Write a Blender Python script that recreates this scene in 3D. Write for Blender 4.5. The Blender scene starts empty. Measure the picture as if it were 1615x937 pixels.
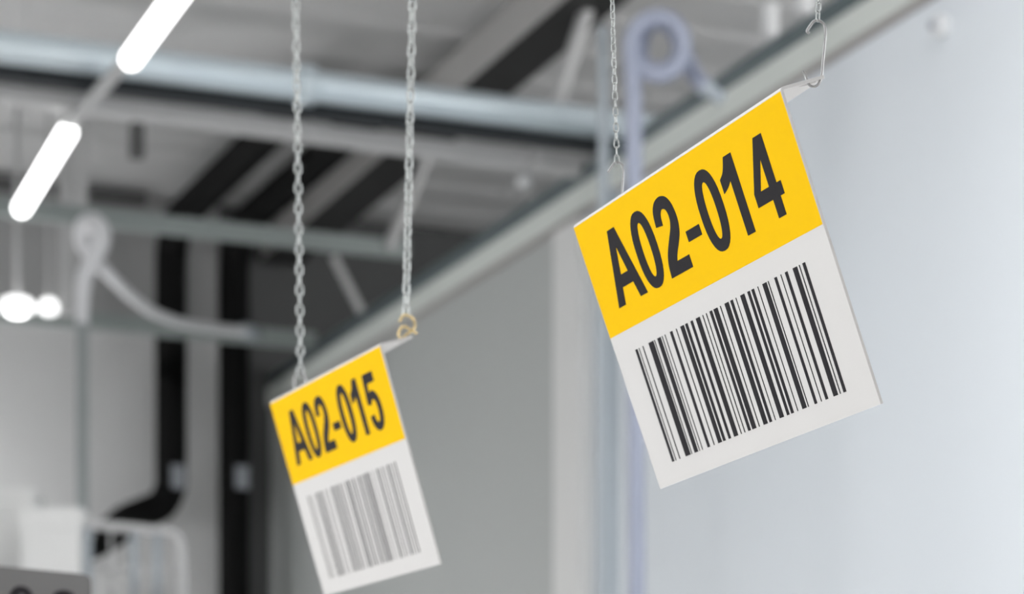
import bpy, bmesh, math, random
from mathutils import Vector, Matrix
from mathutils.geometry import tessellate_polygon
random.seed(7)
scn = bpy.context.scene
# ------------------------------------------------------------------ camera, world, light, exposure
F, CX, HY = 3950.0, 807.5, 1450.0          # focal length in px, principal column, horizon row (1615 x 937 frame)
YAW = math.radians(23.0)
EYE = 1.7                                   # camera height above the floor
CS, SN = math.cos(YAW), math.sin(YAW)
cam_d = bpy.data.cameras.new('camera')
cam = bpy.data.objects.new('camera', cam_d)
scn.collection.objects.link(cam)
scn.camera = cam
cam.location = (0, 0, EYE)
cam.rotation_euler = (math.pi / 2, 0, -YAW)
cam_d.sensor_width = 36.0
cam_d.lens = F / 1615.0 * 36.0
cam_d.shift_y = (HY - 468.5) / 1615.0
cam_d.clip_start = 0.05
cam_d.clip_end = 200
cam_d.dof.use_dof = True
cam_d.dof.focus_distance = 1.63
cam_d.dof.aperture_fstop = 8.5

world = bpy.data.worlds.new('world')
scn.world = world
world.use_nodes = True
bg = world.node_tree.nodes['Background']
bg.inputs['Color'].default_value = (1.0, 1.0, 1.0, 1)
bg.inputs['Strength'].default_value = 4.3

LAMP_GLOW = 6.0
ADDED_GLOW = 155.0                            # unseen lamp added to lift the back wall

vs = scn.view_settings
vs.view_transform = 'Standard'
vs.look = 'None'
vs.exposure = 0.0
vs.gamma = 1.0
vs.use_curve_mapping = False
scn.cycles.use_denoising = True
try:
    scn.cycles.denoiser = 'OPENIMAGEDENOISE'
except Exception:
    pass
scn.cycles.max_bounces = 8
scn.cycles.sample_clamp_indirect = 8


# ------------------------------------------------------------------ helpers
def c2w(v):                                  # camera axes (right, forward, up from eye) -> world
    x, y, z = v
    return Vector((x * CS + y * SN, -x * SN + y * CS, EYE + z))


def c2wd(v):                                 # the same for a direction
    x, y, z = v
    return Vector((x * CS + y * SN, -x * SN + y * CS, z))


def P(px, py, z=None, D=None):               # where the sight line through a photo point meets a height or a distance
    ry = (HY - py) / F
    if D is None:
        D = z / ry
    return c2w(((px - CX) / F * D, D, ry * D))


def mat(name, col, rough=0.5, metal=0.0, noise=0.0, nscale=8.0, emit=None, bump=0.0, spec=None):
    m = bpy.data.materials.new(name)
    m.use_nodes = True
    nt = m.node_tree
    b = nt.nodes['Principled BSDF']
    b.inputs['Base Color'].default_value = (*col, 1)
    b.inputs['Roughness'].default_value = rough
    b.inputs['Metallic'].default_value = metal
    if spec is not None:
        b.inputs['Specular IOR Level'].default_value = spec
    if noise or bump:
        tc = nt.nodes.new('ShaderNodeTexCoord')
        n = nt.nodes.new('ShaderNodeTexNoise')
        n.inputs['Scale'].default_value = nscale
        n.inputs['Detail'].default_value = 4
        nt.links.new(tc.outputs['Object'], n.inputs['Vector'])
        if noise:
            mx = nt.nodes.new('ShaderNodeMixRGB')
            mx.inputs[1].default_value = (*[c * (1 - noise) for c in col], 1)
            mx.inputs[2].default_value = (*[min(1, c * (1 + noise)) for c in col], 1)
            nt.links.new(n.outputs['Fac'], mx.inputs[0])
            nt.links.new(mx.outputs[0], b.inputs['Base Color'])
        if bump:
            bp = nt.nodes.new('ShaderNodeBump')
            bp.inputs['Strength'].default_value = bump
            bp.inputs['Distance'].default_value = 0.002
            nt.links.new(n.outputs['Fac'], bp.inputs['Height'])
            nt.links.new(bp.outputs['Normal'], b.inputs['Normal'])
    if emit:
        b.inputs['Emission Color'].default_value = (*emit[0], 1)
        b.inputs['Emission Strength'].default_value = emit[1]
    return m


def srgb(r, g, b):
    f = lambda c: (c / 255 / 12.92) if c / 255 <= 0.04045 else ((c / 255 + 0.055) / 1.055) ** 2.4
    return (f(r), f(g), f(b))


M = dict(
    floor=mat('floor_concrete', (0.58, 0.57, 0.56), 0.45, noise=0.1, nscale=1.5),
    deck=mat('roof_deck', (0.63, 0.63, 0.63), 0.6, noise=0.05, nscale=2),
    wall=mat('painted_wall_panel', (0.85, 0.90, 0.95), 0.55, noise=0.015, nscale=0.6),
    wallfar=mat('shaded_grey_green_panel', (0.52, 0.54, 0.53), 0.6, noise=0.02, nscale=0.6),  # greenish paint, also darkened for the light falling off along the wall
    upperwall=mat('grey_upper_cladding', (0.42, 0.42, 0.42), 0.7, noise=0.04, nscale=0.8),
    riser=mat('grey_green_riser', (0.45, 0.49, 0.49), 0.5, noise=0.04, nscale=5),
    backwall=mat('grey_wall_panel', (0.84, 0.84, 0.84), 0.7, noise=0.03, nscale=0.7),
    farwall=mat('grey_outer_wall', (0.40, 0.42, 0.42), 0.7, noise=0.04, nscale=0.7),
    pilaster=mat('pale_pilaster', (0.84, 0.84, 0.83), 0.6, noise=0.02, nscale=2),
    fascia=mat('fascia_board', (0.78, 0.82, 0.78), 0.6, noise=0.04, nscale=2),
    browntrim=mat('grey_brown_trim', (0.40, 0.38, 0.37), 0.7, noise=0.06, nscale=3),
    galv=mat('galvanised_steel', (0.80, 0.90, 0.97), 0.3, metal=0.45, noise=0.06, nscale=5),
    darkbeam=mat('dark_steel_beam', (0.022, 0.026, 0.03), 0.55, noise=0.1, nscale=4),
    greysteel=mat('light_grey_steel', (0.62, 0.62, 0.62), 0.5, noise=0.05, nscale=4),
    greenrail=mat('grey_green_steel', (0.33, 0.37, 0.36), 0.5, noise=0.05, nscale=4),
    greybeam=mat('grey_roof_beam', (0.36, 0.35, 0.34), 0.6, noise=0.06, nscale=3),
    purlin=mat('dark_grey_purlin', (0.11, 0.11, 0.11), 0.6, noise=0.05, nscale=3),
    black=mat('matt_black_duct', (0.006, 0.006, 0.006), 0.75, noise=0.2, nscale=6, spec=0.15),
    teal=mat('blue_grey_pipe', (0.12, 0.155, 0.165), 0.5, noise=0.08, nscale=4),
    hose=mat('pale_lilac_hose', (0.34, 0.37, 0.47), 0.4, noise=0.03, nscale=12),
    whitehose=mat('pale_white_hose', (0.93, 0.93, 0.95), 0.4, noise=0.03, nscale=12),
    pipeblue=mat('pale_blue_grey_pipe', (0.46, 0.51, 0.55), 0.45, noise=0.04, nscale=6),
    whitebox=mat('white_card', (0.93, 0.93, 0.92), 0.7, noise=0.02, nscale=5),
    whiteplastic=mat('white_plastic', (0.86, 0.87, 0.88), 0.4, noise=0.02, nscale=5),
    label=mat('grey_label', (0.40, 0.42, 0.46), 0.6, noise=0.03, nscale=9),
    lamp=mat('lit_diffuser', (0.9, 0.9, 0.9), 0.4, emit=((1, 1, 1), LAMP_GLOW)),
    globe=mat('lit_white_globe', (0.9, 0.9, 0.9), 0.4, emit=((1, 1, 1), 1.8)),
    shadewall=mat('shaded_wall_panel', (0.10, 0.102, 0.102), 0.7, noise=0.05, nscale=0.8),  # back wall colour darkened in place of the shade in its right part
    beamface=mat('roof_beam_lit_face', (0.50, 0.49, 0.48), 0.6, noise=0.04, nscale=3),  # lighter tone stands in for light on the beam's side
    beamsoffit=mat('roof_beam_shaded_soffit', (0.025, 0.025, 0.025), 0.7, noise=0.06, nscale=3),  # near-black tone stands in for shade under the beam
    addedlamp=mat('added_lamp_diffuser', (0.9, 0.9, 0.9), 0.4, emit=((1, 1, 1), ADDED_GLOW)),
    lamphouse=mat('lamp_housing', (0.60, 0.60, 0.60), 0.5, noise=0.02),
    signwhite=mat('sign_white_plastic', (0.64, 0.635, 0.63), 0.5, noise=0.008, nscale=40, bump=0.02, spec=0.3),
    signyellow=mat('sign_yellow_print', (0.86, 0.52, 0.003), 0.6, nscale=30, spec=0.06),
    ink=mat('black_print', (0.022, 0.021, 0.024), 0.6, noise=0.05, nscale=60, spec=0.1),
    signgrey=mat('sign_grey_panel', (0.14, 0.14, 0.14), 0.55, noise=0.02, nscale=20),
    chain=mat('zinc_chain', (0.43, 0.45, 0.445), 0.12, metal=1.0, noise=0.08, nscale=300),
    hook=mat('steel_wire', (0.36, 0.36, 0.36), 0.15, metal=1.0, noise=0.05, nscale=200),
    brass=mat('brass_wire', (0.60, 0.47, 0.24), 0.25, metal=1.0, noise=0.06, nscale=200),
)


def new_obj(name, bm, m, parent=None, smooth=False, loc=None):
    me = bpy.data.meshes.new(name)
    bmesh.ops.recalc_face_normals(bm, faces=bm.faces)
    bm.to_mesh(me)
    bm.free()
    if smooth:
        for p in me.polygons:
            p.use_smooth = True
    me.materials.append(m)
    o = bpy.data.objects.new(name, me)
    scn.collection.objects.link(o)
    if loc is not None:                     # world-space mesh: move its origin to the thing's base
        loc = Vector(loc)
        me.transform(Matrix.Translation(-loc))
        o.location = loc
    if parent is not None:
        o.parent = parent
    return o


def thing(name, label, cat, loc=(0, 0, 0), group=None, mw=None):
    o = bpy.data.objects.new(name, None)
    scn.collection.objects.link(o)
    o.empty_display_size = 0.05
    if mw is not None:
        o.matrix_world = mw
    else:
        o.location = loc
    o['label'] = label
    o['category'] = cat
    if group:
        o['group'] = group
    return o


def tag(o, label, cat, group=None):
    o['label'] = label
    o['category'] = cat
    if group:
        o['group'] = group
    return o


def struct(o):
    o['kind'] = 'structure'
    return o


def part(name, bm, m, root, smooth=False):   # bm is in world space; root carries translation only
    o = new_obj(name, bm, m, None, smooth)
    o.data.transform(Matrix.Translation(-root.location))
    o.parent = root
    return o


def add_box(bm, lo, hi, bevel=0.0, mtx=None):
    lo, hi = Vector(lo), Vector(hi)
    r = bmesh.ops.create_cube(bm, size=1.0)
    vsx = r['verts']
    for v in vsx:
        v.co = Vector([(lo[i] + hi[i]) / 2 + v.co[i] * (hi[i] - lo[i]) for i in range(3)])
    if bevel:
        es = list({e for v in vsx for e in v.link_edges})
        rb = bmesh.ops.bevel(bm, geom=es, offset=bevel, segments=2, affect='EDGES', profile=0.5)
        vsx = list({v for f in rb['faces'] for v in f.verts} | {v for v in vsx if v.is_valid})
    if mtx is not None:
        bmesh.ops.transform(bm, matrix=mtx, verts=[v for v in vsx if v.is_valid])
    return bm


def catmull(pts, n=6, closed=False):
    pts = [Vector(p) for p in pts]
    out = []
    N = len(pts)
    rng = range(N if closed else N - 1)
    for i in rng:
        p0 = pts[(i - 1) % N] if (closed or i > 0) else pts[0] * 2 - pts[1]
        p1, p2 = pts[i], pts[(i + 1) % N]
        p3 = pts[(i + 2) % N] if (closed or i + 2 < N) else p2 * 2 - p1
        for k in range(n):
            t = k / n
            out.append(0.5 * ((2 * p1) + (p2 - p0) * t + (2 * p0 - 5 * p1 + 4 * p2 - p3) * t * t + (3 * p1 - p0 - 3 * p2 + p3) * t ** 3))
    if not closed:
        out.append(pts[-1])
    return out


def add_tube(bm, path, r, seg=12, closed=False, cap=True, radii=None):
    path = [Vector(p) for p in path]
    N = len(path)
    tang = []
    for i in range(N):
        a = path[(i - 1) % N] if (closed or i > 0) else path[i]
        b = path[(i + 1) % N] if (closed or i < N - 1) else path[i]
        tang.append((b - a).normalized())
    up = Vector((0, 0, 1)) if abs(tang[0].z) < 0.9 else Vector((1, 0, 0))
    nrm = (up - tang[0] * up.dot(tang[0])).normalized()
    rings = []
    for i in range(N):
        if i:
            q = tang[i - 1].rotation_difference(tang[i])
            nrm = (q @ nrm)
            nrm = (nrm - tang[i] * nrm.dot(tang[i])).normalized()
        bi = tang[i].cross(nrm)
        rr = radii[i] if radii else r
        rings.append([bm.verts.new(path[i] + (nrm * math.cos(2 * math.pi * k / seg) + bi * math.sin(2 * math.pi * k / seg)) * rr) for k in range(seg)])
    for i in range(N if closed else N - 1):
        A, B = rings[i], rings[(i + 1) % N]
        off = 0
        if closed and i == N - 1:           # match the ring start to avoid a twist at the seam
            off = min(range(seg), key=lambda s: (A[0].co - B[s].co).length)
        for k in range(seg):
            bm.faces.new((A[k], A[(k + 1) % seg], B[(k + 1 + off) % seg], B[(k + off) % seg]))
    if cap and not closed:
        bm.faces.new(list(reversed(rings[0])))
        bm.faces.new(rings[-1])
    return bm


def add_bar(bm, a, b, w, h, bevel=0.004):    # rectangular bar from a to b, w across, h high
    a, b = Vector(a), Vector(b)
    d = (b - a).normalized()
    up = Vector((0, 0, 1)) if abs(d.z) < 0.95 else Vector((1, 0, 0))
    s = d.cross(up).normalized()
    u = s.cross(d).normalized()
    m = Matrix((s, d, u)).transposed().to_4x4()
    m.translation = (a + b) / 2
    L = (b - a).length
    add_box(bm, (-w / 2, -L / 2, -h / 2), (w / 2, L / 2, h / 2), bevel, m)
    return bm


def add_prism(bm, loops, y0, y1):            # loops of (x, z) outlines (first outer, others holes), thick from y0 to y1
    polys = [[Vector((x, z, 0)) for x, z in lp] for lp in loops]
    tris = tessellate_polygon(polys)
    flat = [p for lp in polys for p in lp]
    f = [bm.verts.new((p.x, y0, p.y)) for p in flat]
    g = [bm.verts.new((p.x, y1, p.y)) for p in flat]
    for t in tris:
        try:
            bm.faces.new([f[i] for i in t])
            bm.faces.new([g[i] for i in reversed(t)])
        except ValueError:
            pass
    base = 0
    for lp in polys:
        n = len(lp)
        for i in range(n):
            j = (i + 1) % n
            bm.faces.new((f[base + i], f[base + j], g[base + j], g[base + i]))
        base += n
    return bm


# ------------------------------------------------------------------ the hall (X along the trusses, Y towards the back wall)
WX, BY = 6.08, 19.3                         # face of the white partition, face of the back wall
ROOF_EDGE = 7.45                              # made-up open edge, set for the light it lets onto the right wall
CZ = EYE + 5.7                              # underside of the roof deck

bm = bmesh.new()
add_box(bm, (-16, -8, -0.2), (18, BY + 0.3, 0))
struct(new_obj('floor', bm, M['floor']))

bm = bmesh.new()                            # trapezoidal roof deck, ribs along X
prof, y = [], ROOF_EDGE
while y < BY + 0.2:
    prof += [(y, 0), (y + 0.42, 0), (y + 0.47, 0.025), (y + 0.58, 0.025)]
    y += 0.63
rows = [[bm.verts.new((x, yy, CZ + zz)) for yy, zz in prof] for x in (-16, 18)]
for i in range(len(prof) - 1):
    bm.faces.new((rows[0][i], rows[0][i + 1], rows[1][i + 1], rows[1][i]))
top = [[bm.verts.new((x, yy, CZ + 0.16)) for yy in (prof[0][0], prof[-1][0])] for x in (-16, 18)]
bm.faces.new((top[0][0], top[1][0], top[1][1], top[0][1]))
bm.faces.new((rows[0][0], rows[1][0], top[1][0], top[0][0]))
bm.faces.new((rows[0][-1], top[0][1], top[1][1], rows[1][-1]))
bm.faces.new([*rows[0], top[0][1], top[0][0]])
bm.faces.new([*rows[1], top[1][1], top[1][0]])
struct(new_obj('ceiling', bm, M['deck']))

bm = bmesh.new()                            # near roof added out of view to keep daylight off the signs
add_box(bm, (-16, -6.2, CZ), (18, 3.1, CZ + 0.16))
struct(new_obj('ceiling_near_added', bm, M['deck']))

bm = bmesh.new()
add_box(bm, (-16, BY, 0), (5.66, BY + 0.25, EYE + 4.6))
struct(new_obj('wall_back', bm, M['backwall']))
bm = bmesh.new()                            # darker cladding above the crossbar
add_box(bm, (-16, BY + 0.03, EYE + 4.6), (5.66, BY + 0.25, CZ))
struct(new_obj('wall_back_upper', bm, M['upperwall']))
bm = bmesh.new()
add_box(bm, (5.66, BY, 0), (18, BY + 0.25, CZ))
struct(new_obj('wall_back_right', bm, M['shadewall']))
bm = bmesh.new()                            # wall added behind the camera to cut light on the sign edges
add_box(bm, (-16, -6.2, 0), (18, -6, CZ))
struct(new_obj('wall_front_added', bm, M['backwall']))
bm = bmesh.new()                            # unseen downstand added at the roof edge to shade the upper far zone
add_box(bm, (-16, ROOF_EDGE - 0.2, EYE + 5.15), (18, ROOF_EDGE, CZ + 0.16))
struct(new_obj('added_downstand', bm, M['deck']))

bm = bmesh.new()
add_box(bm, (WX, 4.0, 0), (WX + 0.2, 13.3, EYE + 4.09))
struct(new_obj('wall_right', bm, M['wall']))
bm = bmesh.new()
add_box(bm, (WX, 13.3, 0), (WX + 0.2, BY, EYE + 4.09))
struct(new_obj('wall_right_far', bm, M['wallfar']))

bm = bmesh.new()  # left wall added out of view to block side light on the far hall
add_box(bm, (-3.2, 7.6, 0), (-3.0, BY, CZ))
struct(new_obj('wall_left_added', bm, M['farwall']))
bm = bmesh.new()  # near left wall added out of view to shade the signs
add_box(bm, (-9.2, -6, 0), (-9.0, 2.6, CZ))
struct(new_obj('wall_left_near_added', bm, M['backwall']))

bm = bmesh.new()
add_box(bm, (14.0, 9.5, 0), (14.3, BY, CZ))
struct(new_obj('wall_outer', bm, M['farwall']))

bm = bmesh.new()
add_box(bm, (WX - 0.02, 4.0, EYE + 4.09), (WX + 0.2, BY, EYE + 4.13), 0.004)
struct(new_obj('trim_1', bm, M['browntrim']))
bm = bmesh.new()
add_box(bm, (WX - 0.03, 4.0, EYE + 4.13), (WX + 0.2, BY, EYE + 4.27), 0.006)
struct(new_obj('trim_2', bm, M['fascia']))
bm = bmesh.new()
add_box(bm, (WX - 0.09, 13.13, 0), (WX, 13.50, EYE + 4.05), 0.01)
struct(new_obj('trim_3', bm, M['pilaster']))


def run(name, p0, p1, label, cat, kind, m, w=0.1, h=0.1, ext=(0, 0), group=None, stop=None):
    a, b = Vector(p0), Vector(p1)
    d = (b - a).normalized()
    a, b = a - d * ext[0], b + d * ext[1]
    if stop is not None:
        b = a + d * ((stop - a.x) / d.x)
    bm = bmesh.new()
    if kind == 'tube':
        add_tube(bm, [a, b], w / 2, 24)
    else:
        add_bar(bm, a, b, w, h)
    o = new_obj(name, bm, m, None, kind == 'tube', loc=a)
    if kind == 'tube':
        o.data.polygons.foreach_set('use_smooth', [len(p.vertices) == 4 for p in o.data.polygons])
    return tag(o, label, cat, group)


# ---- trusses and pipes across the hall, nearest first
pa, pb = P(0, 73, z=4.5), P(960, 196, z=4.5)
root = thing('ventilation_pipe', 'thick shiny pale blue round pipe crossing in front of all other bars', 'pipe', pa)
bm = bmesh.new()
d1 = (pb - pa).normalized()
add_tube(bm, [pa - d1 * 3.5, pb + d1 * 1.2], 0.083, 28)
part('pipe_body', bm, M['galv'], root, True)
bm = bmesh.new()
pc = P(482, 134, z=4.5)
add_tube(bm, [pc - d1 * 0.045, pc + d1 * 0.045], 0.105, 28)
part('pipe_coupling', bm, M['galv'], root, True)
run('steel_beam', P(0, 112, z=4.42), P(960, 229, z=4.42), 'dark steel beam running just below the thick pale blue pipe', 'beam', 'bar', M['darkbeam'], 0.09, 0.10, (3.5, 1.2))
run('truss_chord', P(0, 146, z=4.36), P(930, 268, z=4.36), 'light grey steel bar below the thick pale pipe, second crossbar from the front', 'beam', 'bar', M['greysteel'], 0.09, 0.095, (3.5, 1.3), stop=WX - 0.04)
run('truss_chord', P(0, 327, z=4.58), P(600, 391, z=4.58), 'grey-green steel bar crossing just above the tops of the two black wall ducts', 'beam', 'bar', M['greenrail'], 0.09, 0.11, (4, 1.5), stop=WX - 0.04)
run('truss_chord', P(0, 494, z=4.38), P(480, 537, z=4.38), 'dark grey-green bar crossing in front of the black ducts, the farthest crossbar', 'beam', 'bar', M['greenrail'], 0.09, 0.12, (4, 1.0), stop=WX - 0.04)
run('purlin', (-2.9, BY - 0.2, EYE + 5.61), (5.0, BY - 0.2, EYE + 5.61), 'dark grey beam tight under the roof above the back wall', 'beam', 'bar', M['purlin'], 0.08, 0.10)

# ---- roof beam along the hall and its braces
a, b = Vector((5.98, 8.0, EYE + 5.42)), Vector((6.12, BY - 0.15, EYE + 5.38))
root = thing('roof_beam', 'grey roof beam with shade-darkened underside slanting down behind the pale pipe', 'beam', a)
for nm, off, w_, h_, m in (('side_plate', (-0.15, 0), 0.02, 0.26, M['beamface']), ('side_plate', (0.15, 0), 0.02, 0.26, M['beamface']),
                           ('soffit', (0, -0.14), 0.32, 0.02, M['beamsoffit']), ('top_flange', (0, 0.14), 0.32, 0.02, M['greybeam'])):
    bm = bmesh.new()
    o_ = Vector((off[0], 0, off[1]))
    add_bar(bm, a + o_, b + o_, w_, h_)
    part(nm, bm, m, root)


def brace(p0, p1, label, w=0.075):
    bm = bmesh.new()
    add_bar(bm, p0, p1, w, 0.06)
    return tag(new_obj('truss_brace', bm, M['greysteel'], None, loc=p0), label, 'brace', )


brace(P(846, 262, D=14.35), P(945, -45, D=14.55), 'light grey diagonal brace rising steeply left of the thin chain of the larger sign', 0.095)
brace(P(612, 392, D=17.05), P(692, 200, D=17.3), 'grey diagonal brace just right of the right chain of the smaller sign', 0.09)
brace(P(585, 521, D=18.9), P(526, 405, D=18.9), 'small dark grey brace leaning left between the chains of the smaller sign', 0.06)

# ---- black ducts: along under the roof, then down the back wall
YD = BY - 0.45


def duct(X, label, end_px, bottom, labels_at, r=0.122, elbow=None):
    zt = EYE + 5.36
    y0 = 15.6
    pts = [Vector((X, y0, zt)), Vector((X, y0 + 1.5, zt)), Vector((X, YD - 0.4, zt)), Vector((X, YD - 0.2, zt - 0.03)), Vector((X, YD - 0.05, zt - 0.14)), Vector((X, YD, zt - 0.35)), Vector((X, YD, zt - 1.2))]
    path = catmull(pts, 5)
    if elbow is None:
        path.append(Vector((X, YD, bottom)))
    else:
        path += catmull(elbow, 6)
    root = thing('black_duct', label, 'duct', Vector((X, YD, bottom)))
    bm = bmesh.new()
    add_tube(bm, path, r, 20)
    part('duct_body', bm, M['black'], root, True)
    bm = bmesh.new()
    c = labels_at
    add_box(bm, (c.x - 0.055, c.y - r - 0.006, c.z - 0.09), (c.x + 0.055, c.y - r + 0.02, c.z + 0.09), 0.004)
    lb = part('label_plate', bm, M['label'], root)
    lb['label'] = 'pale grey plate on the black duct'
    return root


def on_y(px, py, Y):                         # point at world Y on the sight line through (px, py)
    r = (px - CX) / F
    D = Y / (-r * SN + CS)
    return P(px, py, D=D)


p1 = on_y(270, 600, YD)
p2 = on_y(369, 600, YD)
elb = [on_y(270, 600, YD), on_y(270, 740, YD), on_y(269, 768, YD), on_y(256, 795, YD), on_y(230, 808, YD), on_y(198, 822, YD), on_y(168, 846, YD), on_y(120, 868, YD)]
duct(p1.x, 'left black round duct that bends aside at its lower end behind the railing', None, elb[-1].z, on_y(275, 756, YD), elbow=elb)
duct(p2.x, 'right black round duct dropping straight down the back wall', None, 0.0, on_y(375, 757, YD), r=0.122)

# ---- pipe and small boxes on top of the partition
run('conduit_pipe', (WX + 0.03, 4.2, EYE + 4.335), (WX + 0.03, BY - 0.05, EYE + 4.335), 'dark blue-grey pipe lying along the top of the white wall', 'pipe', 'tube', M['teal'], 0.125)


def post_box(px, py, wpx, hpx, X, label):
    r = (px - CX) / F
    D = X / (r * CS + SN)
    c = P(px, py, D=D)
    w, h = wpx / F * D, hpx / F * D
    base = Vector((c.x, c.y, EYE + 4.39))
    root = thing('junction_box', label, 'box', base, None)
    bm = bmesh.new()
    add_box(bm, (c.x - w / 2, c.y - w / 2, c.z - h / 2), (c.x + w / 2, c.y + w / 2, c.z + h / 2), 0.02)
    part('housing', bm, M['whiteplastic'], root)
    bm = bmesh.new()
    add_tube(bm, [base, Vector((c.x, c.y, c.z - h / 2 + 0.01))], 0.018, 10)
    part('mounting_post', bm, M['greysteel'], root, True)


post_box(1214, 32, 24, 52, WX + 0.05, 'white upright box on a short post above the wall pipe')
post_box(1268, 2, 26, 40, WX + 0.05, 'white box above the wall pipe beside the hook of the larger sign')
c = on_y(1484, 40, 9.7)
r_ = (1484 - CX) / F
Dw = (WX - 0.03) / (r_ * CS + SN)
c = P(1484, 42, D=Dw)
root = thing('alarm_box', 'small white box on the upper right of the white wall', 'box', c)
bm = bmesh.new()
add_box(bm, (WX - 0.06, c.y - 0.035, c.z - 0.04), (WX, c.y + 0.035, c.z + 0.04), 0.008)
part('housing', bm, M['whiteplastic'], root)
bm = bmesh.new()
add_tube(bm, [Vector((WX - 0.06, c.y, c.z)), Vector((WX - 0.085, c.y, c.z))], 0.018, 14)
part('lens', bm, M['label'], root)

c = P(826, 287, D=14.4)
root = thing('sprinkler_head', 'small pale sprinkler hanging under the second light grey crossbar', 'sprinkler', c)
bm = bmesh.new()
add_tube(bm, [c + Vector((0, 0, 0.085)), c + Vector((0, 0, 0.0))], 0.016, 10)
part('pipe_stub', bm, M['greysteel'], root, True)
bm = bmesh.new()
add_tube(bm, [c + Vector((0, 0, 0.03)), c + Vector((0, 0, 0.02)), c + Vector((0, 0, -0.02)), c + Vector((0, 0, -0.03))], 0.04, 14, radii=[0.02, 0.042, 0.042, 0.015])
part('deflector', bm, M['whiteplastic'], root, True)

# dark hanger left of the lamps, and pale hanger posts at the far left
a, b = P(215, 245, D=16.2), P(217, 150, D=16.2)
b = Vector((a.x, a.y, CZ))
bm = bmesh.new()
add_bar(bm, a, b, 0.05, 0.05)
tag(new_obj('roof_hanger', bm, M['greybeam'], None, loc=a), 'thin dark grey hanger under the roof right of the lower lit tube', 'hanger')
bm = bmesh.new()
add_bar(bm, P(216, 249, D=16.2), P(216, 196, D=16.2), 0.085, 0.085)
o = new_obj('hanger_block', bm, M['purlin'], None)
ro = bpy.data.objects['roof_hanger']
o.data.transform(Matrix.Translation(-ro.location))
o.parent = ro

for (px, y0, y1, w, D, lab) in ((106, 272, 497, 0.10, 17.95, 'pale grey steel post hanging from the roof left of the white hose loop'),
                                (129, 272, 345, 0.066, 17.75, 'short pale grey post directly above the white hose loop')):
    a = P(px, y1, D=D)
    b = Vector((a.x, a.y, CZ))
    bm = bmesh.new()
    add_bar(bm, a, b, w, w)
    tag(new_obj('hanger_post', bm, M['greysteel'], None, loc=a), lab, 'post')

# ---- air hoses with a loop at the top
rh = 13.5 / F * 11.0
D = 11.0
pts = [P(1004, 1450, D=D), P(1004, 900, D=D), P(1002, 600, D=D), P(1000, 300, D=D), P(999, 150, D=D)]
for k_ in range(25):                        # two turns of the loop, the second a little tighter and behind the first
    t_ = math.pi + 4 * math.pi * k_ / 24
    q_ = 43 - 11 * k_ / 24
    pts.append(P(1038 + q_ * math.cos(t_), 74 + (q_ + 5) * math.sin(t_), D=D - 0.05 + 0.13 * k_ / 24))
pts = pts[:-1]
pts += [P(1016, 50, D=D + .1), P(1042, 33, D=D + .12), P(1070, 62, D=D + .14), P(1084, 95, D=D + .15), P(1098, 122, D=D + .12), P(1116, 140, D=D + .05)]
pts[0].z = 0.0
bm = bmesh.new()
add_tube(bm, catmull(pts, 8), rh, 16)
root = thing('air_hose', 'pale lilac hose with a loop at its top left of the larger sign', 'hose', pts[0])
part('hose_line', bm, M['hose'], root, True)
bm = bmesh.new()
e0, e1 = P(1112, 136, D=D + .05), P(1140, 158, D=D + .05)
add_tube(bm, [e0, e0.lerp(e1, .2), e0.lerp(e1, .25), e1], 0.03, 16, radii=[0.042, 0.042, 0.03, 0.03])
part('hose_fitting', bm, M['pipeblue'], root, True)

bm = bmesh.new()
q = P(952, 118, D=12.3)
q0 = Vector((q.x, q.y, 0))
add_tube(bm, catmull([q0, Vector((q.x, q.y, q.z - 0.4)), q, q + Vector((0.02, 0.05, 0.25))], 6), 0.026, 14)
root = thing('riser_pipe', 'thin pale blue upright pipe left of the lilac hose', 'pipe', q0)
part('pipe_body', bm, M['pipeblue'], root, True)
bm = bmesh.new()
k0 = P(966, 300, D=12.35)
add_tube(bm, [Vector((k0.x, k0.y, 0)), Vector((k0.x, k0.y, k0.z))], 0.036, 14)
tag(new_obj('drain_pipe', bm, M['pipeblue'], None, True, loc=(k0.x, k0.y, 0)), 'blue-grey upright pipe behind the left edge of the larger sign', 'pipe')

D = 15.85
pts = [P(130, 512, D=D), P(130, 480, D=D), P(133, 440, D=D), P(144, 415, D=D - .02), P(157, 388, D=D - .05), P(159, 366, D=D - .04), P(148, 353, D=D),
       P(134, 356, D=D + .04), P(129, 373, D=D + .08), P(136, 395, D=D + .1), P(152, 412, D=D + .1), P(176, 438, D=D + .1), P(205, 466, D=D + .3), P(240, 492, D=D + .7), P(285, 509, D=D + 1.2), P(330, 517, D=D + 1.7), P(390, 523, D=D + 2.2)]
rr = [10, 11, 13, 14.5, 15, 15.5, 16, 15.5, 14, 12, 10, 9, 9, 9, 9, 9, 9]
bm = bmesh.new()
path = catmull(pts, 6)
NR = len(rr) - 1
add_tube(bm, path, 0.04, 16, radii=[(rr[min(i // 6, NR)] + (rr[min(i // 6 + 1, NR)] - rr[min(i // 6, NR)]) * (i % 6) / 6) * D / F for i in range(len(path))])
root = thing('air_hose', 'white looped hose at the far left whose tail runs down to the dark crossbar', 'hose', (pts[0].x, pts[0].y, 0))
part('hose_line', bm, M['whitehose'], root, True)
bm = bmesh.new()
add_tube(bm, [Vector((pts[0].x, pts[0].y, 0)), pts[0] + Vector((0, 0, 0.03))], 9.5 * D / F, 16)
part('riser', bm, M['riser'], root, True)['label'] = 'grey-green upright pipe under the white hose'
bm = bmesh.new()
e0, e1 = P(384, 522, D=D + 2.16), P(402, 526, D=D + 2.32)
add_tube(bm, [e0, e1], 0.055, 16)
part('hose_fitting', bm, M['pipeblue'], root, True)


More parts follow.
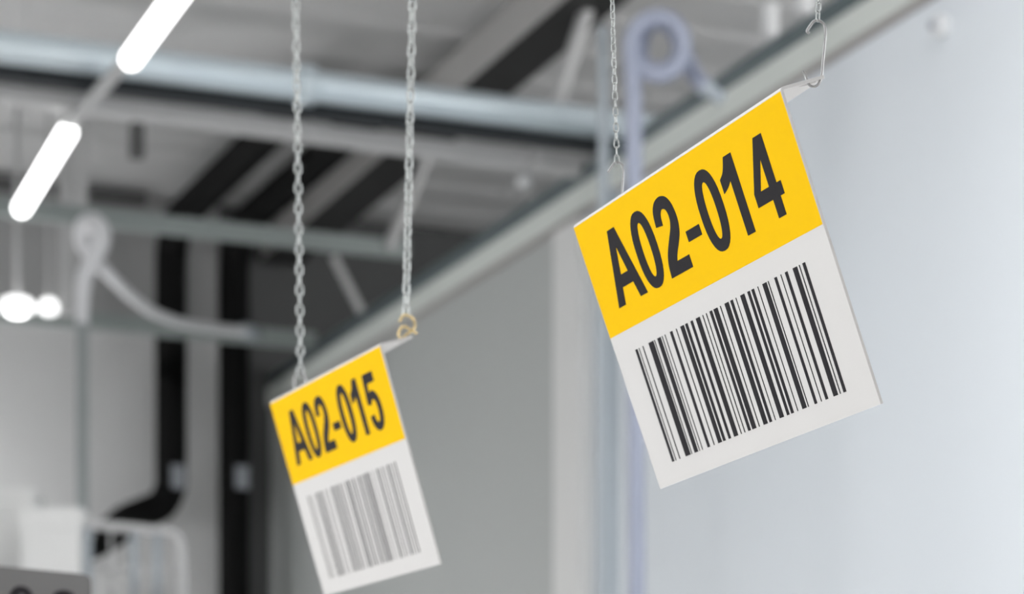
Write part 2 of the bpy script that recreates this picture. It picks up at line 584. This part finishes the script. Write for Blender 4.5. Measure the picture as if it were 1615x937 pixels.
# ---- row of linear lamps
def lamp(p0, p1, label, row='linear lamps in rows under the roof', glow='lamp'):
    root = thing('linear_lamp', label, 'lamp', p0, row)
    d = (p1 - p0).normalized()
    r = 0.048
    path, rad = [], []
    for k in range(6):
        a = math.pi / 2 * k / 5
        path.append(p0 + d * (r - r * math.cos(a)))
        rad.append(max(0.002, r * math.sin(a)))
    for k in range(6):
        a = math.pi / 2 * (5 - k) / 5
        path.append(p1 - d * (r - r * math.cos(a)))
        rad.append(max(0.002, r * math.sin(a)))
    bm = bmesh.new()
    add_tube(bm, path, r, 18, radii=rad)
    part('diffuser', bm, M[glow], root, True)
    bm = bmesh.new()
    add_bar(bm, p0 + d * 0.06 + Vector((0, 0, 0.055)), p1 - d * 0.06 + Vector((0, 0, 0.055)), 0.05, 0.03)
    part('housing', bm, M['lamphouse'], root)
    for t in (0.15, 0.85):
        q = p0.lerp(p1, t)
        bm = bmesh.new()
        add_tube(bm, [q + Vector((0, 0, 0.06)), Vector((q.x, q.y, CZ + 0.02))], 0.003, 6)
        part('suspension_wire', bm, M['lamphouse'], root, True)
    return root


LZ = 4.25
l1b, l2a, l2b = P(203, 98, z=LZ), P(109, 204, z=LZ), P(32, 332, z=LZ)
dl = (l2b - l1b).normalized()
L = (l2b - l2a).length
lamp(l1b - dl * L, l1b, 'upper lit white tube lamp ending in front of the thick pale pipe')
lamp(l2a, l2b, 'lower lit white tube lamp at the left edge, below the crossbars')
gap = (l2a - l1b).length
q0 = Vector((2.9, 18.2, EYE + 2.0))            # lamp added left of the view to brighten the back wall
lamp(q0, q0 + Vector((-L, 0, 0)), 'added unseen tube lamp brightening the back wall beyond the left edge', glow='addedlamp')
bm = bmesh.new()
add_bar(bm, l1b + Vector((0, 0, 0.02)) + dl * 0.004, l2a + Vector((0, 0, 0.02)) - dl * 0.004, 0.07, 0.03)
tag(new_obj('lamp_rail', bm, M['greysteel'], None, loc=l1b), 'grey rail joining the two lit tube lamps end to end', 'rail')

# small white pendant light far left, on the last crossbar
D = 17.6
c = P(27, 482, D=D)
root = thing('pendant_light', 'white glowing fixture at the left edge above the farthest crossbar', 'lamp', c)
bm = bmesh.new()
w = 27 / F * D
pr = [(0.0, 0.06), (0.35, 0.058), (0.8, 0.045), (1.0, 0.0), (0.95, -0.04), (0.5, -0.055), (0.0, -0.06)]
add_tube(bm, [c + Vector((0, 0, z)) for _, z in pr], 0.1, 20, radii=[max(0.01, w * k) for k, _ in pr])
part('shade', bm, M['globe'], root, True)
bm = bmesh.new()
add_tube(bm, [c + Vector((0, 0, -0.058)), c + Vector((0, 0, -0.068))], w * 0.5, 20)
part('diffuser', bm, M['lamp'], root)
bm = bmesh.new()
add_tube(bm, [c + Vector((0, 0, 0.055)), Vector((c.x, c.y, CZ))], 0.02, 10)
part('rod', bm, M['greysteel'], root, True)
c = P(77, 484, D=D)
root = thing('pendant_light', 'smaller white fixture beside the glowing one on the farthest crossbar', 'lamp', c)
bm = bmesh.new()
w = 15 / F * D
add_tube(bm, [c + Vector((0, 0, z)) for _, z in pr], 0.1, 20, radii=[max(0.01, w * k) for k, _ in pr])
part('shade', bm, M['globe'], root, True)
bm = bmesh.new()
add_tube(bm, [c + Vector((0, 0, 0.055)), Vector((c.x, c.y, CZ))], 0.012, 10)
part('rod', bm, M['greysteel'], root, True)

# ---- platform with cartons and railing, lower left
D = 13.2
pz = EYE + (HY - 952) / F * D
tl, tr = P(-90, 952, D=D), P(330, 952, D=D)
cen = (tl + tr) / 2
root = thing('steel_platform', 'pale steel platform at the lower left carrying cartons and a railing', 'platform', (cen.x, cen.y, 0))
ux = (tr - tl).normalized()
uy = Vector((-ux.y, ux.x, 0))
bm = bmesh.new()
mtx = Matrix((ux, uy, Vector((0, 0, 1)))).transposed().to_4x4()
mtx.translation = Vector((cen.x, cen.y, 0))
add_box(bm, (-0.75, -0.15, pz - 0.08), (0.75, 0.9, pz), 0.006, mtx)
part('deck', bm, M['greysteel'], root)
for sx in (-0.7, 0.7):
    for sy in (-0.1, 0.85):
        bm = bmesh.new()
        add_box(bm, (sx - 0.03, sy - 0.03, 0), (sx + 0.03, sy + 0.03, pz - 0.08), 0.004, mtx)
        part('leg', bm, M['greysteel'], root)


def carton(x0, x1, ytop, lidpx, Dd, dep, label, overhang=0.012):
    a, b = P(x0, ytop, D=Dd), P(x1, ytop, D=Dd)
    zt = a.z
    w = (b - a).length
    lid = lidpx / F * Dd
    m = mtx.copy()
    m.translation = Vector((a.x, a.y, 0))
    base = a.copy()
    base.z = pz
    root = thing('carton', label, 'box', base, 'white lidded cartons on the platform')
    bm = bmesh.new()
    add_box(bm, (overhang, overhang, pz), (w - overhang, dep - overhang, zt - 0.01), 0.006, m)
    part('body', bm, M['whitebox'], root)
    bm = bmesh.new()
    add_box(bm, (0, 0, zt - lid), (w, dep, zt), 0.01, m)
    part('lid', bm, M['whitebox'], root)


carton(28, 130, 800, 34, 13.2, 0.36, 'white lidded carton nearest the railing at the lower left')
carton(-75, 54, 769, 44, 13.62, 0.40, 'taller white carton cut by the left edge of the picture')

D = 13.25
root = thing('guard_railing', 'grey tubular railing beside the white cartons at the lower left', 'railing', P(210, 952, D=D))
bm = bmesh.new()
add_tube(bm, catmull([P(134, 827, D=D), P(160, 829, D=D), P(240, 837, D=D), P(268, 841, D=D), P(281, 850, D=D), P(286, 870, D=D), P(287, 900, D=D), P(287, 952, D=D)], 6), 0.027, 14)
part('top_rail', bm, M['greysteel'], root, True)
for px, yt in ((139, 828), (211, 835), (248, 839)):
    bm = bmesh.new()
    add_tube(bm, [P(px, 952, D=D), P(px, yt, D=D)], 0.021, 12)
    part('post', bm, M['pipeblue'], root, True)
for px in (175, 230, 268):
    bm = bmesh.new()
    add_tube(bm, [P(px, 952, D=D), P(px, 838, D=D)], 0.008, 8)
    part('baluster', bm, M['greysteel'], root, True)
bm = bmesh.new()
add_tube(bm, [P(139, 895, D=D), P(287, 905, D=D)], 0.012, 10)
part('mid_rail', bm, M['greysteel'], root, True)


# ------------------------------------------------------------------ hanging signs
MM = 0.001


def pose(o, yaw, roll, tilt):
    cy, sy = math.cos(yaw), math.sin(yaw)
    u, n, z = Vector((sy, -cy, 0)), Vector((cy, sy, 0)), Vector((0, 0, 1))
    u2 = u * math.cos(roll) + z * math.sin(roll)
    z2 = -u * math.sin(roll) + z * math.cos(roll)
    v = -z2 * math.cos(tilt) + n * math.sin(tilt)
    fl = n * math.cos(tilt) + z2 * math.sin(tilt)
    X, Y, Z = c2wd(u2), c2wd(fl), c2wd(-v)
    m = Matrix((X, Y, Z)).transposed().to_4x4()
    m.translation = c2w(o)
    return m                                 # local x to the right along the fold, y along the flange, z up the face


def oval(cx, cy, rx, ry, n=36, e=2.35):
    out = []
    for k in range(n):
        t = 2 * math.pi * k / n
        c, s = math.cos(t), math.sin(t)
        out.append((cx + rx * math.copysign(abs(c) ** (2 / e), c), cy + ry * math.copysign(abs(s) ** (2 / e), s)))
    return out


def curve2(pts, n=5):
    return [(p.x, p.y) for p in catmull([Vector((x, y, 0)) for x, y in pts], n)]


# glyph outlines in millimetres, x right and y down from the cap line, 52 high
def g_zero():
    return 33, [oval(16.5, 26, 16.5, 27), oval(16.5, 26, 6.2, 19, e=2.2)]


def g_one():
    return 23, [[(12.3, 0), (22.8, 0), (22.8, 52), (12.3, 52), (12.3, 15.5)] + curve2([(12.3, 15.5), (7, 18.6), (0, 21)], 4)[1:] + [(0, 11.8)] + curve2([(0, 11.8), (6.5, 8.0), (12.3, 0)], 5)[1:-1]]


def g_two():
    c = curve2([(14.6, 43.3), (18, 38.8), (25, 32.5), (30, 26.8), (32.6, 20.5), (32.8, 14), (30.8, 6.8), (25.5, 1.2), (17, -0.8), (8.3, 1.2), (2.8, 7), (0.9, 16.5)], 5)
    d = curve2([(10.8, 17.5), (11.8, 11.5), (14.2, 8.4), (17.2, 7.7), (20.8, 9), (22.6, 12.6), (22.3, 17.2), (19.3, 22), (12.6, 28.4), (5.2, 36), (1.3, 43.5), (0, 52)], 5)
    return 33, [[(33, 52), (33, 43.3)] + c + d]


def g_four():
    return 35, [[(18.6, 0), (29.6, 0), (29.6, 31.6), (35, 31.6), (35, 40), (29.6, 40), (29.6, 52), (19.8, 52), (19.8, 40), (0, 40), (0, 31.2)],
                [(19.8, 13.6), (8.6, 31.6), (19.8, 31.6)]]


def g_five():
    c = curve2([(10.9, 18.3), (14.5, 16.8), (19, 16.6), (26, 19.2), (31.2, 25.3), (32.9, 34), (31, 43.5), (25, 50.5), (16, 52.9), (7.4, 50.8), (1.8, 45), (0, 38.2)], 5)
    d = curve2([(10.2, 37.2), (11.4, 41.6), (14, 44.5), (17, 45.1), (21, 42.6), (22.8, 35), (21.2, 27.5), (17, 24.6), (13, 25.6), (10, 28.9)], 5)
    return 33, [[(4.6, 0.8), (30.8, 0.8), (30.8, 10), (12.4, 10)] + c + d + [(0.9, 27.6)]]


def g_a():
    return 49, [[(19, 0), (30.6, 0), (49, 52), (37.2, 52), (33.2, 40.2), (15.4, 40.2), (11.6, 52), (0, 52)],
                [(24.6, 12.4), (18.6, 31.6), (30.4, 31.6)]]


def g_dash():
    return 20, [[(0, 29), (20, 29), (20, 36.2), (0, 36.2)]]


GL = {'A': g_a, '0': g_zero, '1': g_one, '2': g_two, '4': g_four, '5': g_five, '-': g_dash}
SLOT = [29, 79.5, 117.3, 155.3, 181, 219, 254]         # left edge of each character, mm from the sign's left side


def lettering(text, xs, top, scale=1.0):
    bm = bmesh.new()
    for ch, x in zip(text, xs):
        w, loops = GL[ch]()
        add_prism(bm, [[((x + a * scale) * MM, -(top + b * scale) * MM) for a, b in lp] for lp in loops], -0.0013, -0.00095)
    return bm


BARS_A = [(32.1, 3.5), (38.0, 0.8), (44.3, 1.2), (54.5, 8.0), (64.2, 0.8), (69.2, 5.5), (76.8, 0.8), (81.4, 0.8), (90.0, 3.7), (99.7, 1.1), (106.7, 5.5), (114.4, 3.6), (122.8, 3.4), (131.1, 6.0), (141.4, 1.0), (146.7, 1.0), (152.3, 3.6), (158.3, 5.8), (168.0, 1.0), (174.8, 5.7), (183.3, 3.5), (191.1, 0.8), (197.8, 5.7), (208.0, 3.3), (213.9, 3.4), (222.4, 0.8), (229.2, 5.6), (236.8, 0.9), (245.7, 3.2), (254.2, 0.8), (260.1, 3.3), (270.5, 5.6), (278.8, 0.9), (283.3, 3.4)]
BARS_B = [(32, 1.0), (38, 0.7), (45, 0.7), (58, 3.0), (64, 0.8), (70, 2.8), (76, 0.8), (85, 0.8), (92, 0.8), (104, 3.2), (111, 0.8), (116, 2.4), (122, 1.2), (128, 2.2), (136, 1.0), (146, 2.6), (152, 2.6), (159, 1.0), (166, 3.0), (176, 0.8), (182, 2.4), (188, 0.8), (193, 1.4), (198, 2.4), (204, 2.6), (210, 2.2), (221, 1.0), (232, 3.0), (240, 0.8), (246, 1.0), (252, 0.8), (260, 3.0), (268, 1.0), (274, 0.8), (280, 1.8)]


def make_sign(label, mw, text, bars, holes, inkmat):
    """white L-shaped plastic sign; local origin = left end of the fold"""
    W, H, FL, T = 320 * MM, 200 * MM, 31.5 * MM, 1.9 * MM
    root = thing('hanging_sign', label, 'sign', mw=mw)
    bm = bmesh.new()
    R = 2.6 * MM                              # fold radius
    # cross-section of the bent sheet in the (y, z) plane, front face at y = -T/2 .. back at +T/2
    outer, inner = [], []
    fy, fz = -T / 2, 0.0
    for k in range(7):
        a = math.pi / 2 * k / 6
        outer.append((fy + R - R * math.cos(a), fz - R + R * math.sin(a)))
        inner.append((fy + R - (R - T) * math.cos(a), fz - R + (R - T) * math.sin(a)))
    secs = [(outer[0][0], -H)] + outer
    seci = [(inner[0][0], -H)] + inner
    ring = secs + list(reversed(seci))
    va = [bm.verts.new((0, y, z)) for y, z in ring]
    vb = [bm.verts.new((W, y, z)) for y, z in ring]
    n = len(ring)
    for i in range(n):
        if i == len(secs) - 1:
            continue                          # open towards the flange
        j = (i + 1) % n
        bm.faces.new((va[i], va[j], vb[j], vb[i]))
    for k in range(len(secs) - 1):
        for vv in (va, vb):
            bm.faces.new((vv[k], vv[k + 1], vv[n - 2 - k], vv[n - 1 - k]))
    # flange plate with its two holes: prism in (x, y), thick in z
    y0 = outer[-1][0]
    loops = [[(0, y0), (W, y0), (W, FL), (0, FL)]]
    for hx, hy, rx, ry in holes:
        loops.append(oval(hx * MM, hy * MM, rx * MM, ry * MM, 20, 2))
    b2 = bmesh.new()
    add_prism(b2, loops, -T, 0.0)            # (x, thickness, y)
    for v in b2.verts:
        v.co = Vector((v.co.x, v.co.z, v.co.y))
    me = bpy.data.meshes.new('tmp')
    b2.to_mesh(me)
    b2.free()
    bm.from_mesh(me)
    bpy.data.meshes.remove(me)
    bmesh.ops.remove_doubles(bm, verts=bm.verts, dist=1e-6)
    new_obj('panel', bm, M['signwhite'], root)
    bm = bmesh.new()
    add_prism(bm, [[(0.0002, -0.0022), (W - 0.0006, -0.0022), (W - 0.0006, -85.4 * MM), (0.0002, -85.4 * MM)]], -0.00105, -0.0009)
    o = new_obj('yellow_field', bm, M['signyellow'], root)
    o['label'] = 'yellow printed upper field'
    o = new_obj('lettering', lettering(text, SLOT, 17.3), inkmat, root)
    o['label'] = 'black printed characters ' + text
    bm = bmesh.new()
    for x, w in bars:
        add_prism(bm, [[(x * MM, -101 * MM), ((x + w) * MM, -101 * MM), ((x + w) * MM, -185 * MM), (x * MM, -185 * MM)]], -0.0012, -0.0009)
    o = new_obj('barcode', bm, inkmat, root)
    o['label'] = 'black printed barcode stripes'
    return root


POSE1 = pose((0.0449, 1.8206, 0.5048), 0.380, 0.0047, 0.3564)
POSE2 = pose((-0.2420, 2.5060, 0.5180), 0.404, -0.029, 0.304)
make_sign('larger sharp yellow and white sign A02-014 hanging at right', POSE1, 'A02-014', BARS_A, [(30, 21, 4, 3), (315.5, 21.5, 2.6, 6.6)], M['ink'])
make_sign('smaller blurred yellow and white sign A02-015 hanging at left centre', POSE2, 'A02-015', BARS_B, [(30, 20, 4, 4), (312, 21, 4, 5)], M['ink'])


def cam_depth(p):
    return p.x * SN + p.y * CS


# ---- chains and hooks
def link_mesh(name, L, w, r):
    bm = bmesh.new()
    hl, hw = L / 2 - r, w / 2 - r
    s = hl - hw
    path = []
    for k in range(9):
        a = math.pi * k / 8
        path.append((hw * math.cos(a), 0, s + hw * math.sin(a)))
    for k in range(9):
        a = math.pi + math.pi * k / 8
        path.append((hw * math.cos(a), 0, -s + hw * math.sin(a)))
    add_tube(bm, path, r, 8, closed=True)
    bmesh.ops.recalc_face_normals(bm, faces=bm.faces)
    me = bpy.data.meshes.new(name)
    bm.to_mesh(me)
    bm.free()
    for p in me.polygons:
        p.use_smooth = True
    me.materials.append(M['chain'])
    return me


LINK_S = link_mesh('link_small', 7.4 * MM, 4.3 * MM, 0.52 * MM)
LINK_L = link_mesh('link_large', 13.4 * MM, 8.2 * MM, 1.15 * MM)


def make_chain(label, p0, p1, ztop, mesh, pitch, rot0=0.0, twist=0.0, jitter=0.12):
    d = (p1 - p0).normalized()
    n = int((ztop - p0.z) / (pitch * d.z)) + 1
    root = thing('hanging_chain', label, 'chain', p0, 'chains holding the two yellow signs')
    q = Vector((0, 0, 1)).rotation_difference(d)
    for i in range(n):
        o = bpy.data.objects.new('link', mesh)
        scn.collection.objects.link(o)
        o.parent = root
        o.location = d * (pitch * (i + 0.5))
        a = rot0 + (math.pi / 2 if i % 2 else 0) + twist * i + random.uniform(-jitter, jitter)
        o.rotation_euler = (q @ Matrix.Rotation(a - YAW, 3, 'Z').to_quaternion()).to_euler()
    return p0 + d * (pitch * n)


def wire(name, pts, r, m, label, cat, n=6, group=None):
    bm = bmesh.new()
    add_tube(bm, catmull(pts, n), r, 10)
    return tag(new_obj(name, bm, m, None, True, loc=pts[0]), label, cat, group)


# larger sign, right hook
hr = POSE1 @ Vector((0.3155, 0.0215, 0))
DR = cam_depth(hr)


def z1(x, y):
    return (1240 + x / 5.856, y / 5.856)


hk = [(215, 308), (192, 288), (222, 238), (256, 196), (290, 188), (328, 204), (354, 240), (361, 300), (354, 400), (343, 520), (332, 640), (326, 700), (312, 752), (285, 788), (250, 799), (215, 786), (196, 752), (178, 702), (153, 658)]
wire('wire_hook', [P(*z1(x, y), D=DR) for x, y in hk], 0.00085, M['hook'], 'bent steel wire hook through the right end of the larger sign', 'hook')
top_r = make_chain('short piece of fine zinc chain above the right hook of the larger sign', P(1289.5, 33, D=DR), P(1291, -5, D=DR), EYE + 0.70, LINK_S, 5.7 * MM, 0.9, 0.05)
# larger sign, left hook
hl = POSE1 @ Vector((0.030, 0.021, 0))
DL = cam_depth(hl)


def z2(x, y):
    return (940 + x / 7.2, 180 + y / 7.2)


hk = [(136, 660), (165, 615), (203, 562), (238, 545), (275, 556), (298, 585), (308, 640), (308, 700), (302, 790), (294, 890), (288, 1000), (275, 1075), (245, 1100), (215, 1080), (205, 1030), (195, 990)]
wire('wire_hook', [P(*z2(x, y), D=DL) for x, y in hk], 0.00085, M['hook'], 'steel wire hook rising behind the left top edge of the larger sign', 'hook')
top_l = make_chain('fine zinc chain on the left of the larger sign', P(973, 258, D=DL), P(965.5, 0, D=DL), EYE + 0.75, LINK_S, 5.75 * MM, 0.15, 0.03, 0.25)

# smaller sign
h2l = POSE2 @ Vector((0.030, 0.020, 0))
D2L = cam_depth(h2l)
h2r = POSE2 @ Vector((0.312, 0.021, 0))
D2R = cam_depth(h2r)
hk = [(466, 628), (465, 612), (464, 600), (467, 591), (473, 588), (479, 591), (482, 600), (481, 614), (479, 628), (474, 634), (468, 632)]
wire('wire_hook', [P(x, y, D=D2L) for x, y in hk], 0.0013, M['hook'], 'rounded wire loop at the left top edge of the smaller sign', 'hook')
top_2l = make_chain('coarser zinc chain on the left of the smaller sign', P(474, 594, D=D2L), P(466.5, 0, D=D2L), EYE + 0.96, LINK_L, 10.1 * MM, 0.1, 0.015)
hk = [(630, 508), (637, 497), (646, 499), (653, 506), (654, 515), (649, 522), (642, 527), (634, 534), (629, 530), (630, 522), (637, 515), (648, 521), (657, 526)]
wire('brass_hook', [P(x, y, D=D2R - 0.002 * (i % 3)) for i, (x, y) in enumerate(hk)], 0.0012, M['brass'], 'brass wire hook through the right end of the smaller sign', 'hook')
top_2r = make_chain('coarser zinc chain on the right of the smaller sign', P(640, 500, D=D2R), P(650.5, 0, D=D2R), EYE + 0.96, LINK_L, 10.1 * MM, 0.7, 0.02)


def hang_rail(a, b, label):
    d = (b - a)
    d.z = 0
    d.normalize()
    z = max(a.z, b.z) + 0.012
    a, b = Vector((a.x, a.y, z)) - d * 0.12, Vector((b.x, b.y, z)) + d * 0.12
    root = thing('suspension_rail', label, 'rail', a, 'rails above the signs')
    bm = bmesh.new()
    add_bar(bm, a, b, 0.025, 0.025, 0.002)
    part('profile', bm, M['greysteel'], root)
    for t in (0.1, 0.9):
        q = a.lerp(b, t)
        bm = bmesh.new()
        add_tube(bm, [q + Vector((0, 0, 0.012)), Vector((q.x, q.y, CZ + 0.03))], 0.003, 8)
        part('drop_rod', bm, M['greysteel'], root, True)


hang_rail(top_l, top_r, 'steel rail carrying the chains of the larger sign')
hang_rail(top_2l, top_2r, 'steel rail carrying the chains of the smaller sign')

# ---- grey sign on a post at the lower left corner
zg = (HY - 907) / F * 2.9
ga, gb = P(-60, 887.5, z=zg), P(143, 907, z=zg)
ux = (gb - ga).normalized()
uy = Vector((-ux.y, ux.x, 0))
m3 = Matrix((ux, uy, Vector((0, 0, 1)))).transposed().to_4x4()
m3.translation = ga
w3 = (gb - ga).length
root = thing('post_sign', 'dark grey sign with black numerals at the lower left corner', 'sign', mw=m3)


def rrect(x0, x1, z0, z1_, r):
    out = []
    for cx, cz, a0 in ((x1 - r, z1_ - r, 0), (x0 + r, z1_ - r, 90), (x0 + r, z0 + r, 180), (x1 - r, z0 + r, 270)):
        for k in range(6):
            a = math.radians(a0 + 18 * k)
            out.append((cx + r * math.cos(a), cz + r * math.sin(a)))
    return out


bm = bmesh.new()
add_prism(bm, [rrect(0, w3, -0.13, 0, 0.009)], -0.002, 0.002)
new_obj('panel', bm, M['signgrey'], root)
k_ = 2.9 / F * 1000
o = new_obj('lettering', lettering('02', [(60 + 14) * k_, (60 + 87) * k_], 21.5, 1.1), M['ink'], root)
for v in o.data.vertices:
    v.co.y -= 0.0013
bm = bmesh.new()
add_tube(bm, [Vector((w3 * 0.4, 0.016, -ga.z)), Vector((w3 * 0.4, 0.016, -0.03))], 0.014, 14)
new_obj('post', bm, M['greysteel'], root, True)
bm = bmesh.new()
add_tube(bm, [Vector((w3 * 0.4, 0.016, -ga.z)), Vector((w3 * 0.4, 0.016, -ga.z + 0.02))], 0.16, 28)
new_obj('foot', bm, M['greysteel'], root)
